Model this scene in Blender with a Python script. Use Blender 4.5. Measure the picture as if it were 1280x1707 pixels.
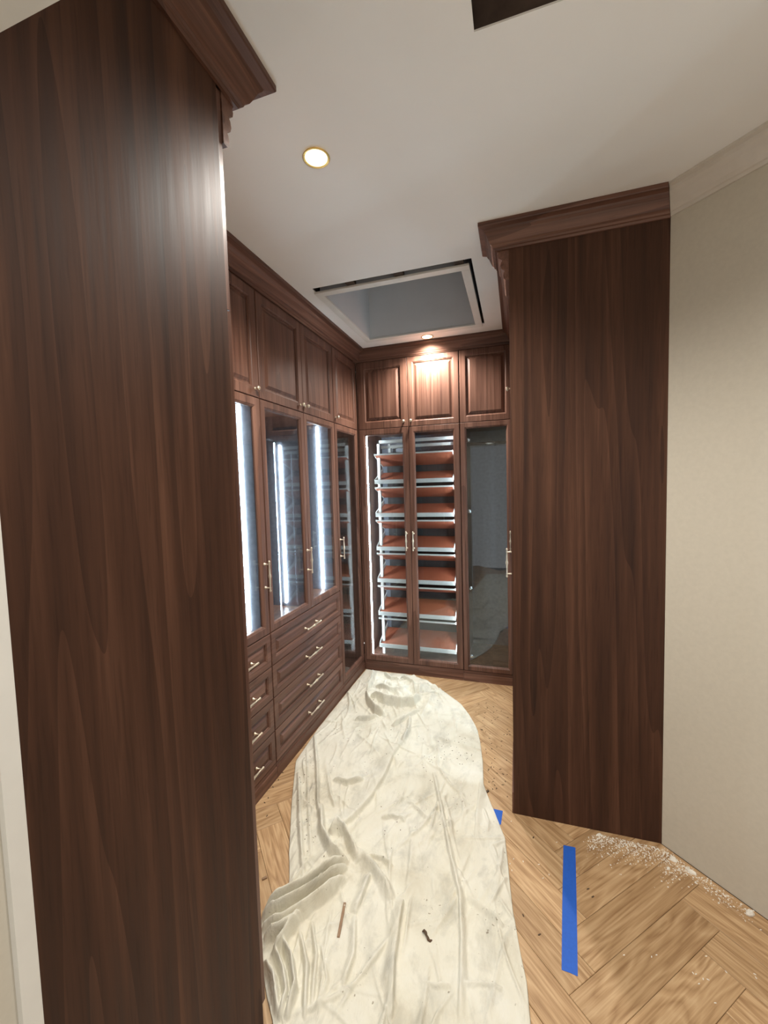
import bpy, bmesh, math, random
import numpy as np
from mathutils import Matrix, Vector
random.seed(7)
for o in list(bpy.data.objects):
    bpy.data.objects.remove(o)
SC = bpy.context.scene
COL = SC.collection

# ------------------------------------------------------------------ camera
F_PX, YAW, PITCH, ROLL, CAM_Z = 690.2, 0.311416, 0.0629853, 0.0285728, 1.6
fwd = Vector((-math.sin(YAW)*math.cos(PITCH), math.cos(YAW)*math.cos(PITCH), -math.sin(PITCH)))
rgt = fwd.cross(Vector((0, 0, 1))).normalized()
dwn = fwd.cross(rgt)
r2 = math.cos(ROLL)*rgt + math.sin(ROLL)*dwn
d2 = -math.sin(ROLL)*rgt + math.cos(ROLL)*dwn
cam = bpy.data.cameras.new('camera')
cam.sensor_fit = 'VERTICAL'
cam.sensor_height = 24.0
cam.lens = F_PX/1707*24.0
cam.clip_start = 0.02
camo = bpy.data.objects.new('camera', cam)
COL.objects.link(camo)
Mx = Matrix((r2, -d2, -fwd)).transposed().to_4x4()
Mx.translation = Vector((0, 0, CAM_Z))
camo.matrix_world = Mx
SC.camera = camo
def floor_pt(u, v, z=0.0):
    d = r2*((u-640)/F_PX) + d2*((v-853.5)/F_PX) + fwd
    t = (z-CAM_Z)/d.z
    return (d.x*t, d.y*t)

# ------------------------------------------------------------------ world, light, exposure
SC.view_settings.view_transform = 'Standard'
SC.view_settings.look = 'None'
SC.view_settings.gamma = 1.0
SC.view_settings.use_curve_mapping = False
SC.view_settings.exposure = 0.12
W = bpy.data.worlds.new('world')
SC.world = W
W.use_nodes = True
bg = W.node_tree.nodes['Background']
bg.inputs[0].default_value = (1.0, 0.97, 0.92, 1)
bg.inputs[1].default_value = 0.75
DOWNLIGHTS = [  # x, y, watts; last two are unseen, added for fill light
    (-0.645, 1.360, 38), (-0.643, 3.198, 36), (0.42, 0.55, 16), (-0.30, -0.35, 9)]
LED_STRENGTH = 78.0

# ------------------------------------------------------------------ helpers
CEIL = 2.73
class MB:
    def __init__(s): s.v = []; s.f = []
    def add(s, vs, fs):
        n = len(s.v); s.v += [tuple(p) for p in vs]; s.f += [tuple(i+n for i in f) for f in fs]; return s
    def box(s, x0, x1, y0, y1, z0, z1):
        return s.add([(x0,y0,z0),(x1,y0,z0),(x1,y1,z0),(x0,y1,z0),(x0,y0,z1),(x1,y0,z1),(x1,y1,z1),(x0,y1,z1)],
                     [(0,3,2,1),(4,5,6,7),(0,1,5,4),(1,2,6,5),(2,3,7,6),(3,0,4,7)])
    def lathe(s, base, axis, prof, seg=12):
        # prof: (distance along axis, radius)
        a = Vector(axis).normalized(); t = Vector((0,0,1)) if abs(a.z) < .9 else Vector((1,0,0))
        e1 = a.cross(t).normalized(); e2 = a.cross(e1); b = Vector(base)
        vs = []; fs = []
        for (h, r) in prof:
            for k in range(seg):
                q = 2*math.pi*k/seg
                vs.append(b + a*h + (e1*math.cos(q)+e2*math.sin(q))*max(r, 1e-5))
        for i in range(len(prof)-1):
            for k in range(seg):
                k2 = (k+1) % seg
                fs.append((i*seg+k, i*seg+k2, (i+1)*seg+k2, (i+1)*seg+k))
        fs.append(tuple(range(seg))[::-1]); fs.append(tuple((len(prof)-1)*seg+k for k in range(seg)))
        return s.add(vs, fs)
    def tube(s, p, q, r, seg=10):
        d = Vector(q)-Vector(p); return s.lathe(p, d, [(0, r), (d.length, r)], seg)
    def rings(s, mp, u0, u1, w0, w1, prof, hole=False):
        # nested rectangles: prof = (inset, depth); closed by a back and, unless hole, a centre field
        vs = []; fs = []
        for (i, d) in prof:
            vs += [mp(u0+i, w0+i, d), mp(u1-i, w0+i, d), mp(u1-i, w1-i, d), mp(u0+i, w1-i, d)]
        n = len(prof)
        for k in range(n-1 if not hole else n):
            k2 = (k+1) % n
            for c in range(4):
                c2 = (c+1) % 4
                fs.append((k*4+c, k*4+c2, k2*4+c2, k2*4+c))
        if not hole:
            fs.append((0, 1, 2, 3)); fs.append(tuple((n-1)*4+c for c in (3, 2, 1, 0)))
        return s.add(vs, fs)

def mesh_of(name, mb, recalc=True):
    me = bpy.data.meshes.new(name)
    me.from_pydata([tuple(v) for v in mb.v], [], mb.f)
    if recalc:
        bm = bmesh.new(); bm.from_mesh(me)
        bmesh.ops.recalc_face_normals(bm, faces=bm.faces)
        bm.to_mesh(me); bm.free()
    me.update()
    return me
def obj(name, mb, mat, parent=None, loc=(0,0,0), smooth=False, bevel=0):
    """mb is in world coordinates; loc (or the parent's place) becomes its origin"""
    base = Vector(loc)
    if parent is not None:
        base = WORLD[parent.name]
    m2 = MB(); m2.v = [tuple(Vector(v)-base) for v in mb.v]; m2.f = mb.f
    me = mesh_of(name, m2)
    me.materials.append(mat)
    if smooth:
        me.polygons.foreach_set('use_smooth', [True]*len(me.polygons))
    o = bpy.data.objects.new(name, me); COL.objects.link(o)
    if parent is None:
        o.location = base
    else:
        o.parent = parent
    WORLD[o.name] = base
    if bevel:
        b = o.modifiers.new('bevel', 'BEVEL'); b.width = bevel; b.segments = 2; b.limit_method = 'ANGLE'
    return o
WORLD = {}
def thing(name, label, cat, loc=(0,0,0), group=None):
    o = bpy.data.objects.new(name, None); COL.objects.link(o)
    o.empty_display_size = 0.05
    o.location = loc; WORLD[o.name] = Vector(loc)
    return tag(o, label, cat, group)
def tag(o, label=None, cat=None, group=None, kind=None):
    if label: o['label'] = label
    if cat: o['category'] = cat
    if group: o['group'] = group
    if kind: o['kind'] = kind
    return o
def fmap(face, f):
    # (u along the front, w up, d outwards) -> world
    return {'E': lambda u, w, d: (f+d, u, w), 'W': lambda u, w, d: (f-d, u, w),
            'S': lambda u, w, d: (u, f-d, w), 'N': lambda u, w, d: (u, f+d, w)}[face]
def mbox(mb, mp, u0, u1, w0, w1, d0, d1):
    a = mp(u0, w0, d0); b = mp(u1, w1, d1)
    return mb.box(min(a[0],b[0]), max(a[0],b[0]), min(a[1],b[1]), max(a[1],b[1]), min(a[2],b[2]), max(a[2],b[2]))

# ------------------------------------------------------------------ materials
def srgb(r, g, b):
    f = lambda c: (c/12.92 if c <= .04045 else ((c+.055)/1.055)**2.4)
    return (f(r/255), f(g/255), f(b/255), 1)
def new_mat(name):
    m = bpy.data.materials.new(name); m.use_nodes = True
    nt = m.node_tree; p = nt.nodes['Principled BSDF']
    return m, nt, p
def nd(nt, t, **kw):
    n = nt.nodes.new(t)
    for k, v in kw.items():
        if k.startswith('i_'):
            n.inputs[k[2:].replace('_', ' ')].default_value = v
        else:
            setattr(n, k, v)
    return n
def ramp(nt, src, stops):
    r = nt.nodes.new('ShaderNodeValToRGB')
    e = r.color_ramp.elements
    while len(e) < len(stops): e.new(.5)
    for k, (p, c) in enumerate(stops):
        e[k].position = p; e[k].color = c
    nt.links.new(src, r.inputs[0]); return r
def coords(nt, rand=7.0, kind='Object'):
    tc = nt.nodes.new('ShaderNodeTexCoord'); oi = nt.nodes.new('ShaderNodeObjectInfo')
    mu = nd(nt, 'ShaderNodeMath', operation='MULTIPLY'); mu.inputs[1].default_value = rand
    nt.links.new(oi.outputs['Random'], mu.inputs[0])
    ad = nd(nt, 'ShaderNodeVectorMath', operation='ADD')
    nt.links.new(tc.outputs[kind], ad.inputs[0]); nt.links.new(mu.outputs[0], ad.inputs[1])
    return ad.outputs[0], oi
def mapped(nt, vec, scale, rot=(0,0,0)):
    m = nt.nodes.new('ShaderNodeMapping'); m.inputs['Scale'].default_value = scale; m.inputs['Rotation'].default_value = rot
    nt.links.new(vec, m.inputs['Vector']); return m.outputs[0]
def noise(nt, vec, scale, detail=4, rough=.55, dist=0):
    n = nt.nodes.new('ShaderNodeTexNoise'); n.inputs['Scale'].default_value = scale
    n.inputs['Detail'].default_value = detail; n.inputs['Roughness'].default_value = rough; n.inputs['Distortion'].default_value = dist
    nt.links.new(vec, n.inputs['Vector']); return n.outputs['Fac']
def mixc(nt, fac, a, b, mode='MIX'):
    m = nt.nodes.new('ShaderNodeMix'); m.data_type = 'RGBA'; m.blend_type = mode
    for s, i in ((fac, 0), (a, 6), (b, 7)):
        if hasattr(s, 'links'): nt.links.new(s, m.inputs[i])
        else: m.inputs[i].default_value = s
    return m.outputs[2]
def bump(nt, p, h, strength=.2, dist=.002):
    b = nt.nodes.new('ShaderNodeBump'); b.inputs['Strength'].default_value = strength; b.inputs['Distance'].default_value = dist
    nt.links.new(h, b.inputs['Height']); nt.links.new(b.outputs[0], p.inputs['Normal'])

def wood(name, axis, dark, mid, light, rough=.42, fine=1.0, cath=1.0, rand=7.0, spec=.32):
    m, nt, p = new_mat(name)
    vec, oi = coords(nt, rand)
    ai = 'xyz'.index(axis)
    def sc(a, l): return tuple(l if k == ai else a for k in range(3))
    # slow wander makes the cathedral figure
    n1 = noise(nt, mapped(nt, vec, sc(4.2, .20)), 1.0, 2, .45, .25)
    wv = nd(nt, 'ShaderNodeMath', operation='MULTIPLY'); wv.inputs[1].default_value = 11*cath
    nt.links.new(n1, wv.inputs[0])
    sn = nd(nt, 'ShaderNodeMath', operation='FRACT'); nt.links.new(wv.outputs[0], sn.inputs[0])
    st = noise(nt, mapped(nt, vec, sc(70*fine, 1.3)), 1.0, 5, .6)
    st2 = noise(nt, mapped(nt, vec, sc(16*fine, .5)), 1.0, 3, .5)
    pore = noise(nt, mapped(nt, vec, sc(260*fine, 7)), 1.0, 2, .5)
    a = nd(nt, 'ShaderNodeMath', operation='MULTIPLY'); a.inputs[1].default_value = .15; nt.links.new(sn.outputs[0], a.inputs[0])
    b = nd(nt, 'ShaderNodeMath', operation='MULTIPLY_ADD'); b.inputs[1].default_value = .55; nt.links.new(st, b.inputs[0]); nt.links.new(a.outputs[0], b.inputs[2])
    c = nd(nt, 'ShaderNodeMath', operation='MULTIPLY_ADD'); c.inputs[1].default_value = .45; nt.links.new(st2, c.inputs[0]); nt.links.new(b.outputs[0], c.inputs[2])
    r = ramp(nt, c.outputs[0], [(.36, dark), (.58, mid), (.80, light)])
    pr = ramp(nt, pore, [(.30, (.62,.6,.58,1)), (.45, (1,1,1,1))])
    col = mixc(nt, .55, r.outputs[0], pr.outputs[0], 'MULTIPLY')
    nt.links.new(col, p.inputs['Base Color'])
    rr = ramp(nt, st, [(.3, (rough-.06,)*3+(1,)), (.7, (rough+.08,)*3+(1,))])
    nt.links.new(rr.outputs[0], p.inputs['Roughness'])
    bump(nt, p, pore, .10, .0008)
    p.inputs['Specular IOR Level'].default_value = spec
    return m
WD, WM, WL = srgb(70, 46, 37), srgb(101, 70, 57), srgb(128, 94, 79)  # lit copy of the walnut, light on the fronts worked into the tones
WOOD = {a: wood('walnut_grain_'+a, a, WD, WM, WL) for a in 'xyz'}
PANEL_SHADED = wood('walnut_panel_shaded', 'z', srgb(47, 29, 20), srgb(69, 44, 31), srgb(92, 62, 46), rough=.62, spec=.2, fine=.6, cath=1.0, rand=3.0)  # same walnut, darkened: shade on the end panels is put into the colour

def plain(name, col, rough=.5, metal=0, noise_amt=.04, nscale=30, bmp=0.0):
    m, nt, p = new_mat(name)
    vec, oi = coords(nt, 0)
    n = noise(nt, vec, nscale, 4)
    c2 = tuple(c*(1-noise_amt*3) for c in col[:3])+(1,)
    r = ramp(nt, n, [(.3, c2), (.7, col)])
    nt.links.new(r.outputs[0], p.inputs['Base Color'])
    p.inputs['Roughness'].default_value = rough; p.inputs['Metallic'].default_value = metal
    if bmp: bump(nt, p, n, bmp, .001)
    return m
CEILM = plain('ceiling_paint', srgb(240, 238, 234), .8, 0, .01, 3, .05)
WALLM = plain('wall_paint', srgb(197, 190, 175), .75, 0, .02, 60, .12)
WHITE = plain('white_gloss_paint', srgb(222, 220, 213), .45, 0, .02, 12)
TRIMW = plain('primed_white_trim', srgb(205, 197, 186), .7, 0, .02, 25, .1)
SHAFT = plain('grey_shaft_board', srgb(205, 208, 209), .8, 0, .02, 4)
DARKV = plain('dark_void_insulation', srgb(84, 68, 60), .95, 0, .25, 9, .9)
LUMBER = plain('rough_lumber', srgb(78, 62, 50), .9, 0, .15, 20, .4)
METAL = plain('brushed_nickel', srgb(225, 212, 190), .34, .8, .03, 40)
CHROME = plain('chrome', srgb(225, 228, 230), .15, 1, .01, 20)
RACKW = plain('rack_white_metal', srgb(214, 216, 210), .38, .0, .02, 20)
LEATHER = plain('tan_leather', srgb(152, 84, 58), .5, 0, .06, 160, .25)
TAPE = plain('blue_masking_tape', srgb(32, 92, 190), .6, 0, .04, 90, .1)
PLASTER = plain('plaster_chip', srgb(236, 230, 218), .9, 0, .05, 60, .3)
DARKBIT = plain('dark_shaving', srgb(92, 72, 54), .9, 0, .1, 60)
INNER = plain('cabinet_lining', srgb(112, 114, 122), .30, 0, .10, 40)
BLACKP = plain('dark_backing', srgb(24, 26, 26), .6, 0, .1, 10)
GOLD = plain('brass_ring', srgb(226, 190, 120), .3, 1, .02, 20)

def glass_mat():
    m, nt, p = new_mat('tinted_glass')
    nt.nodes.remove(p)
    out = nt.nodes['Material Output']
    tr = nt.nodes.new('ShaderNodeBsdfTransparent'); tr.inputs[0].default_value = (.86, .90, .92, 1)
    gl = nt.nodes.new('ShaderNodeBsdfGlossy'); gl.inputs['Roughness'].default_value = .01
    gl.inputs['Color'].default_value = (.95, .97, 1, 1)
    # Schlick reflectance, the same from both faces of the pane
    lw = nt.nodes.new('ShaderNodeLayerWeight'); lw.inputs[0].default_value = .5
    pw = nd(nt, 'ShaderNodeMath', operation='POWER'); pw.inputs[1].default_value = 4.5; nt.links.new(lw.outputs['Facing'], pw.inputs[0])
    fr = nd(nt, 'ShaderNodeMath', operation='MULTIPLY_ADD'); fr.inputs[1].default_value = .90; fr.inputs[2].default_value = .055
    nt.links.new(pw.outputs[0], fr.inputs[0])
    mx = nt.nodes.new('ShaderNodeMixShader')
    nt.links.new(fr.outputs[0], mx.inputs[0]); nt.links.new(tr.outputs[0], mx.inputs[1]); nt.links.new(gl.outputs[0], mx.inputs[2])
    nt.links.new(mx.outputs[0], out.inputs[0])
    return m
GLASS = glass_mat()
def emit(name, col, s):
    m, nt, p = new_mat(name)
    nt.nodes.remove(p)
    e = nt.nodes.new('ShaderNodeEmission'); e.inputs[0].default_value = col; e.inputs[1].default_value = s
    nt.links.new(e.outputs[0], nt.nodes['Material Output'].inputs[0])
    return m
LED = emit('led_strip_light', (.80, .92, 1.0, 1), LED_STRENGTH)
LAMP = emit('downlight_lamp', (1.0, .88, .62, 1), 14)

def oak():
    m, nt, p = new_mat('oak_plank')
    vec, oi = coords(nt, 23)
    n1 = noise(nt, mapped(nt, vec, (1.1, 7, 7)), 1.0, 3, .5, .4)
    wv = nd(nt, 'ShaderNodeMath', operation='MULTIPLY'); wv.inputs[1].default_value = 13; nt.links.new(n1, wv.inputs[0])
    fr = nd(nt, 'ShaderNodeMath', operation='PINGPONG'); fr.inputs[1].default_value = .5; nt.links.new(wv.outputs[0], fr.inputs[0])
    st = noise(nt, mapped(nt, vec, (4, 130, 130)), 1.0, 4, .6)
    a = nd(nt, 'ShaderNodeMath', operation='MULTIPLY_ADD'); a.inputs[1].default_value = .55; nt.links.new(fr.outputs[0], a.inputs[0]); nt.links.new(st, a.inputs[2])
    r = ramp(nt, a.outputs[0], [(.35, srgb(150, 115, 78)), (.65, srgb(184, 150, 110)), (.95, srgb(206, 175, 136))])
    tone = ramp(nt, oi.outputs['Random'], [(0, (.84, .82, .79, 1)), (.5, (.97, .96, .95, 1)), (1, (1.08, 1.07, 1.07, 1))])
    c = mixc(nt, 1.0, r.outputs[0], tone.outputs[0], 'MULTIPLY')
    kn = noise(nt, mapped(nt, vec, (5, 16, 16)), 1.0, 2, .5)
    kr = ramp(nt, kn, [(.72, (1,1,1,1)), (.80, (.55,.45,.38,1))])
    c2 = mixc(nt, .8, c, kr.outputs[0], 'MULTIPLY')
    nt.links.new(c2, p.inputs['Base Color'])
    p.inputs['Roughness'].default_value = .5
    bump(nt, p, st, .08, .0006)
    return m
OAK = oak()
def cloth_mat():
    m, nt, p = new_mat('canvas_drop_cloth')
    vec, oi = coords(nt, 0)
    st = noise(nt, vec, 3.2, 6, .62, .6)
    r = ramp(nt, st, [(.30, srgb(196, 188, 168)), (.45, srgb(212, 207, 190)), (.70, srgb(220, 217, 204))])
    sm = noise(nt, mapped(nt, vec, (1, .6, 1)), 11, 5, .65, .4)
    smr = ramp(nt, sm, [(.50, (1,1,1,1)), (.70, (.66,.66,.66,1))])
    c = mixc(nt, .7, r.outputs[0], smr.outputs[0], 'MULTIPLY')
    sp = noise(nt, vec, 75, 2, .5)
    clus = noise(nt, vec, 4.5, 3, .5)
    ad = nd(nt, 'ShaderNodeMath', operation='MULTIPLY_ADD'); ad.inputs[1].default_value = .35
    nt.links.new(clus, ad.inputs[0]); nt.links.new(sp, ad.inputs[2])
    spr = ramp(nt, ad.outputs[0], [(.90, (1,1,1,1)), (.96, (.42,.38,.33,1))])
    c2 = mixc(nt, .9, c, spr.outputs[0], 'MULTIPLY')
    nt.links.new(c2, p.inputs['Base Color'])
    p.inputs['Roughness'].default_value = .92
    fine = noise(nt, mapped(nt, vec, (14, 5, 10)), 1.0, 5, .6, .8)
    bump(nt, p, fine, .6, .014)
    return m
CLOTH = cloth_mat()

# ------------------------------------------------------------------ shell
def struct(name, mb, mat, **kw):
    o = obj(name, mb, mat, **kw); o['kind'] = 'structure'; return o
# ceiling with its two openings (hatch, duct hole)
HX0, HX1, HY0, HY1 = -1.10, -0.209, 2.200, 3.10
DX0, DX1, DY0, DY1 = -0.093, 0.52, 0.62, 1.139
xs = sorted([-1.87, HX0, HX1, DX0, DX1, 1.75]); ys = sorted([-1.4, DY0, DY1, HY0, HY1, 3.89])
mb = MB()
for i in range(len(xs)-1):
    for j in range(len(ys)-1):
        cx = (xs[i]+xs[i+1])/2; cy = (ys[j]+ys[j+1])/2
        if HX0 < cx < HX1 and HY0 < cy < HY1: continue
        if DX0 < cx < DX1 and DY0 < cy < DY1: continue
        mb.add([(xs[i],ys[j],CEIL),(xs[i],ys[j+1],CEIL),(xs[i+1],ys[j+1],CEIL),(xs[i+1],ys[j],CEIL)], [(0,1,2,3)])
co = struct('ceiling', mb, CEILM)
bm = bmesh.new(); bm.from_mesh(co.data); bmesh.ops.remove_doubles(bm, verts=bm.verts, dist=1e-5)
for f in bm.faces:
    if f.normal.z > 0: f.normal_flip()
bm.to_mesh(co.data); bm.free()
so = co.modifiers.new('thick', 'SOLIDIFY'); so.thickness = .005; so.offset = -1
struct('wall_left', MB().box(-1.98, -1.872, .36, 4.0, 0, CEIL), WALLM)
struct('wall_back', MB().box(-1.872, .72, 3.892, 4.0, 0, CEIL), WALLM)
struct('wall_right', MB().box(.600, .72, 2.06, 3.892, 0, CEIL), WALLM)
# diagonal wall from the right cabinet's corner
q = .70710678
def diag(mb, s0, s1, t0, t1, z0, z1):
    # s along the wall from the corner, t into the room
    P = lambda s, t, z: (.5925+q*s-q*t, 1.9955-q*s-q*t, z)
    vs = [P(s0,t0,z0),P(s1,t0,z0),P(s1,t1,z0),P(s0,t1,z0),P(s0,t0,z1),P(s1,t0,z1),P(s1,t1,z1),P(s0,t1,z1)]
    return mb.add(vs, [(0,1,2,3),(4,7,6,5),(0,4,5,1),(1,5,6,2),(2,6,7,3),(3,7,4,0)])
struct('wall_diagonal', diag(MB(), .0, 1.55, -.12, 0, 0, CEIL), WALLM)
# plaster crown on the diagonal wall
mb = MB()
prof = [(0,2.635),(.010,2.635),(.014,2.645),(.022,2.648),(.034,2.660),(.052,2.690),(.066,2.704),(.070,2.716),(.088,2.720),(.088,2.7295),(0,2.7295)]
n = len(prof)
vs = []
for s in (.0, 1.5):
    for (t, z) in prof:
        t = t*.805
        s2 = s + (t*.43 if s < 1 else 0)
        vs.append((.5925+q*s2-q*t, 1.9955-q*s2-q*t, z))
mb.add(vs, [(k, (k+1)%n, n+(k+1)%n, n+k) for k in range(n)]+[tuple(range(n)), tuple(range(2*n-1, n-1, -1))])
struct('trim_1', mb, TRIMW)
# entrance opening: stub wall, head and jamb trim
struct('wall_front', MB().box(-1.98, -.655, .20, .358, 0, CEIL).box(-.655, 1.6, .20, .358, 2.152, CEIL), WALLM)
struct('trim_2', MB().box(-.655, -.645, .338, .362, 0, 2.152).box(-.645, 1.6, .338, .362, 2.142, 2.152), WHITE)

# ------------------------------------------------------------------ herringbone floor
PW = .1245; NL = 5; U0, V0 = 1.0185, .6925
floor = struct('floor', MB().box(-1.872, 1.75, -1.4, 3.892, -.06, -.014), LUMBER)
def clip(poly, nx, ny, c):
    out = []
    for i in range(len(poly)):
        a, b = poly[i], poly[(i+1) % len(poly)]
        da = c-(nx*a[0]+ny*a[1]); db = c-(nx*b[0]+ny*b[1])
        if da >= 0: out.append(a)
        if (da >= 0) != (db >= 0):
            t = da/(da-db); out.append((a[0]+(b[0]-a[0])*t, a[1]+(b[1]-a[1])*t))
    return out
def uv2xy(u, v): return ((u-v)*q, (u+v)*q)
def plank_mesh(poly, key=None):
    # poly in local coordinates; chamfered top
    cx = sum(p[0] for p in poly)/len(poly); cy = sum(p[1] for p in poly)/len(poly); n = len(poly)
    def sh(e):
        o = []
        for (x, y) in poly:
            o.append((x-math.copysign(min(e, abs(x-cx)*.5), x-cx), y-math.copysign(min(e, abs(y-cy)*.5), y-cy)))
        return o
    vs = [(x, y, -.014) for x, y in poly]+[(x, y, -.0012) for x, y in poly]+[(x, y, 0) for x, y in sh(.0014)]
    fs = [tuple(range(n))[::-1], tuple(2*n+k for k in range(n))]
    for l in (0, 1):
        for k in range(n):
            fs.append((l*n+k, l*n+(k+1)%n, (l+1)*n+(k+1)%n, (l+1)*n+k))
    m_ = MB().add(vs, fs); me = mesh_of('plank', m_); me.materials.append(OAK); return me
g = .0006
full = [(-NL*PW/2+g, -PW/2+g), (NL*PW/2-g, -PW/2+g), (NL*PW/2-g, PW/2-g), (-NL*PW/2+g, PW/2-g)]
full_me = plank_mesh(full)
def add_plank(cu, cv, along_u):
    cx, cy = uv2xy(cu, cv); ang = math.pi/4 if along_u else 3*math.pi/4
    ca, sa = math.cos(ang), math.sin(ang)
    if cx < -1.62 or cy > 3.62 or cx > 1.5 or cy < -1.3: return
    if cy < .15 and cx < -1.2: return
    if cx > .32 and cy > 2.35-max(0, (cx-.4))*1.0 and cu > 1.95: return
    if cu > 2.05 and cx > .2: return
    w = [(cx+ca*x-sa*y, cy+sa*x+ca*y) for x, y in full]
    c = clip(clip(clip(w, -1, 0, 1.868), 0, 1, 3.888), 1, 0, 1.74)
    if cx > .35 and cy < 2.0: c = clip(c, q, q, (.5925+1.9955)*q-.002) if c else c
    if len(c) < 3: return
    if c == w: me = full_me
    else:
        me = plank_mesh([(ca*(x-cx)+sa*(y-cy), -sa*(x-cx)+ca*(y-cy)) for x, y in c])
    o = bpy.data.objects.new('plank', me); COL.objects.link(o); o.parent = floor
    o.location = (cx, cy, 0); o.rotation_euler = (0, 0, ang)
for k in range(-60, 60):
    for t in range(-8, 8):
        add_plank(U0+(k+t*2*NL+NL/2)*PW, V0+(k+.5)*PW, True)
        add_plank(U0+(k+NL+.5+t*2*NL)*PW, V0+(k+1-NL/2)*PW, False)

# ------------------------------------------------------------------ ceiling fittings
# duct hole: dark cavity above
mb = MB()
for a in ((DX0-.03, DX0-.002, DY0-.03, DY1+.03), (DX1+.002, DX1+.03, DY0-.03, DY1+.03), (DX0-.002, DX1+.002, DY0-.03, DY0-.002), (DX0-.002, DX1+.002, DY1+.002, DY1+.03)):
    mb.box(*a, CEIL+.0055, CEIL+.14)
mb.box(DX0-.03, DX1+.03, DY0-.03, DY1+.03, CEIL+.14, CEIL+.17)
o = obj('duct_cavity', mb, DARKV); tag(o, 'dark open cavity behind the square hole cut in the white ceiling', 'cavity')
# hatch: white frame with a grey shaft above
FX0, FX1, FY0, FY1 = -1.106, -.224, 2.238, 3.122
IX0, IX1, IY0, IY1 = -1.062, -.270, 2.285, 3.070
ht = thing('ceiling_hatch', 'white framed attic hatch opening with grey shaft above, one edge gaping', 'hatch', ((FX0+FX1)/2, (FY0+FY1)/2, CEIL))
zb, zt = CEIL-.013, CEIL+.004
for (x0, x1, y0, y1) in ((FX0, FX1, FY0, IY0), (FX0, FX1, IY1, FY1), (FX0, IX0, IY0, IY1), (IX1, FX1, IY0, IY1)):
    obj('frame_board', MB().box(x0, x1, y0, y1, zb, CEIL-.0005), WHITE, ht, bevel=.002)
SH = CEIL+.75
obj('shaft_wall', MB().box(IX0-.02, IX0, IY0-.02, IY1+.004, CEIL, SH), SHAFT, ht)
obj('shaft_wall', MB().box(IX1, IX1+.02, IY0-.02, IY1+.004, CEIL, SH), SHAFT, ht)
obj('shaft_wall', MB().box(IX0-.02, IX1+.02, IY1+.004, IY1+.02, CEIL+.001, SH), SHAFT, ht)
obj('shaft_wall', MB().box(IX0, IX1, IY0-.02, IY0, CEIL, SH), SHAFT, ht)
obj('shaft_top', MB().box(IX0-.02, IX1+.02, IY0-.02, IY1+.02, SH, SH+.02), SHAFT, ht)
# rough framing seen in the gap on the near and right side
for (x0, x1, y0, y1) in ((HX0-.05, HX1+.06, HY0-.045, HY0-.003), (HX1+.004, HX1+.06, HY0-.003, HY1+.03), (HX0-.05, HX0-.004, HY0-.003, HY1+.03), (HX0-.004, HX1+.004, HY1+.003, HY1+.03)):
    obj('rough_framing', MB().box(x0, x1, y0, y1, CEIL+.0055, CEIL+.16), LUMBER, ht)
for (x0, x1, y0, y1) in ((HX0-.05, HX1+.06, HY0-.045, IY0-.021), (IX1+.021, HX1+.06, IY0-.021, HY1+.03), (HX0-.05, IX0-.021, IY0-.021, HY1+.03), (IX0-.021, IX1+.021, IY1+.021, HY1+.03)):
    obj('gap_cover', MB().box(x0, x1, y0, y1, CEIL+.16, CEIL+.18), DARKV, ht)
for x in (-.90, -.62, -.30):
    obj('shim', MB().box(x, x+.05, HY0+.004, FY0+.012, CEIL+.001, CEIL+.02), LUMBER, ht)
# downlights
def downlight(x, y, watts, label):
    t = thing('recessed_downlight', label, 'downlight', (x, y, CEIL), 'ceiling downlights')
    r = .044
    mb = MB(); seg = 32
    prof = [(r, CEIL-.0005), (r+.003, CEIL-.004), (r+.001, CEIL-.006), (r-.005, CEIL-.0055), (r-.008, CEIL-.002)]
    vs = []
    for (rr, z) in prof:
        for k in range(seg):
            a = 2*math.pi*k/seg; vs.append((x+rr*math.cos(a), y+rr*math.sin(a), z))
    m = len(prof)
    mb.add(vs, [(i*seg+k, i*seg+(k+1)%seg, ((i+1)%m)*seg+(k+1)%seg, ((i+1)%m)*seg+k) for i in range(m) for k in range(seg)])
    obj('trim_ring', mb, GOLD, t, smooth=True)
    obj('lamp_lens', MB().lathe((x, y, CEIL-.0035), (0,0,1), [(0, r-.008), (.003, r-.007)], 32), LAMP, t)
    l = bpy.data.lights.new('downlight_beam', 'SPOT'); l.energy = watts*math.pi; l.color = (1, .945, .865)
    l.spot_size = math.radians(150); l.spot_blend = .8; l.shadow_soft_size = .045
    lo = bpy.data.objects.new('downlight_beam', l); COL.objects.link(lo); lo.parent = t
    lo.location = (0, 0, -.03)
    return t
for k, (x, y, wt) in enumerate(DOWNLIGHTS):
    downlight(x, y, wt, ['bright round recessed downlight in open ceiling between the entrance and the hatch', 'small round recessed downlight between hatch frame and back cabinet crown',
                         'unseen downlight added for fill light beside the square ceiling hole', 'unseen downlight added for fill light in the ceiling outside the entrance'][k])

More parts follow.
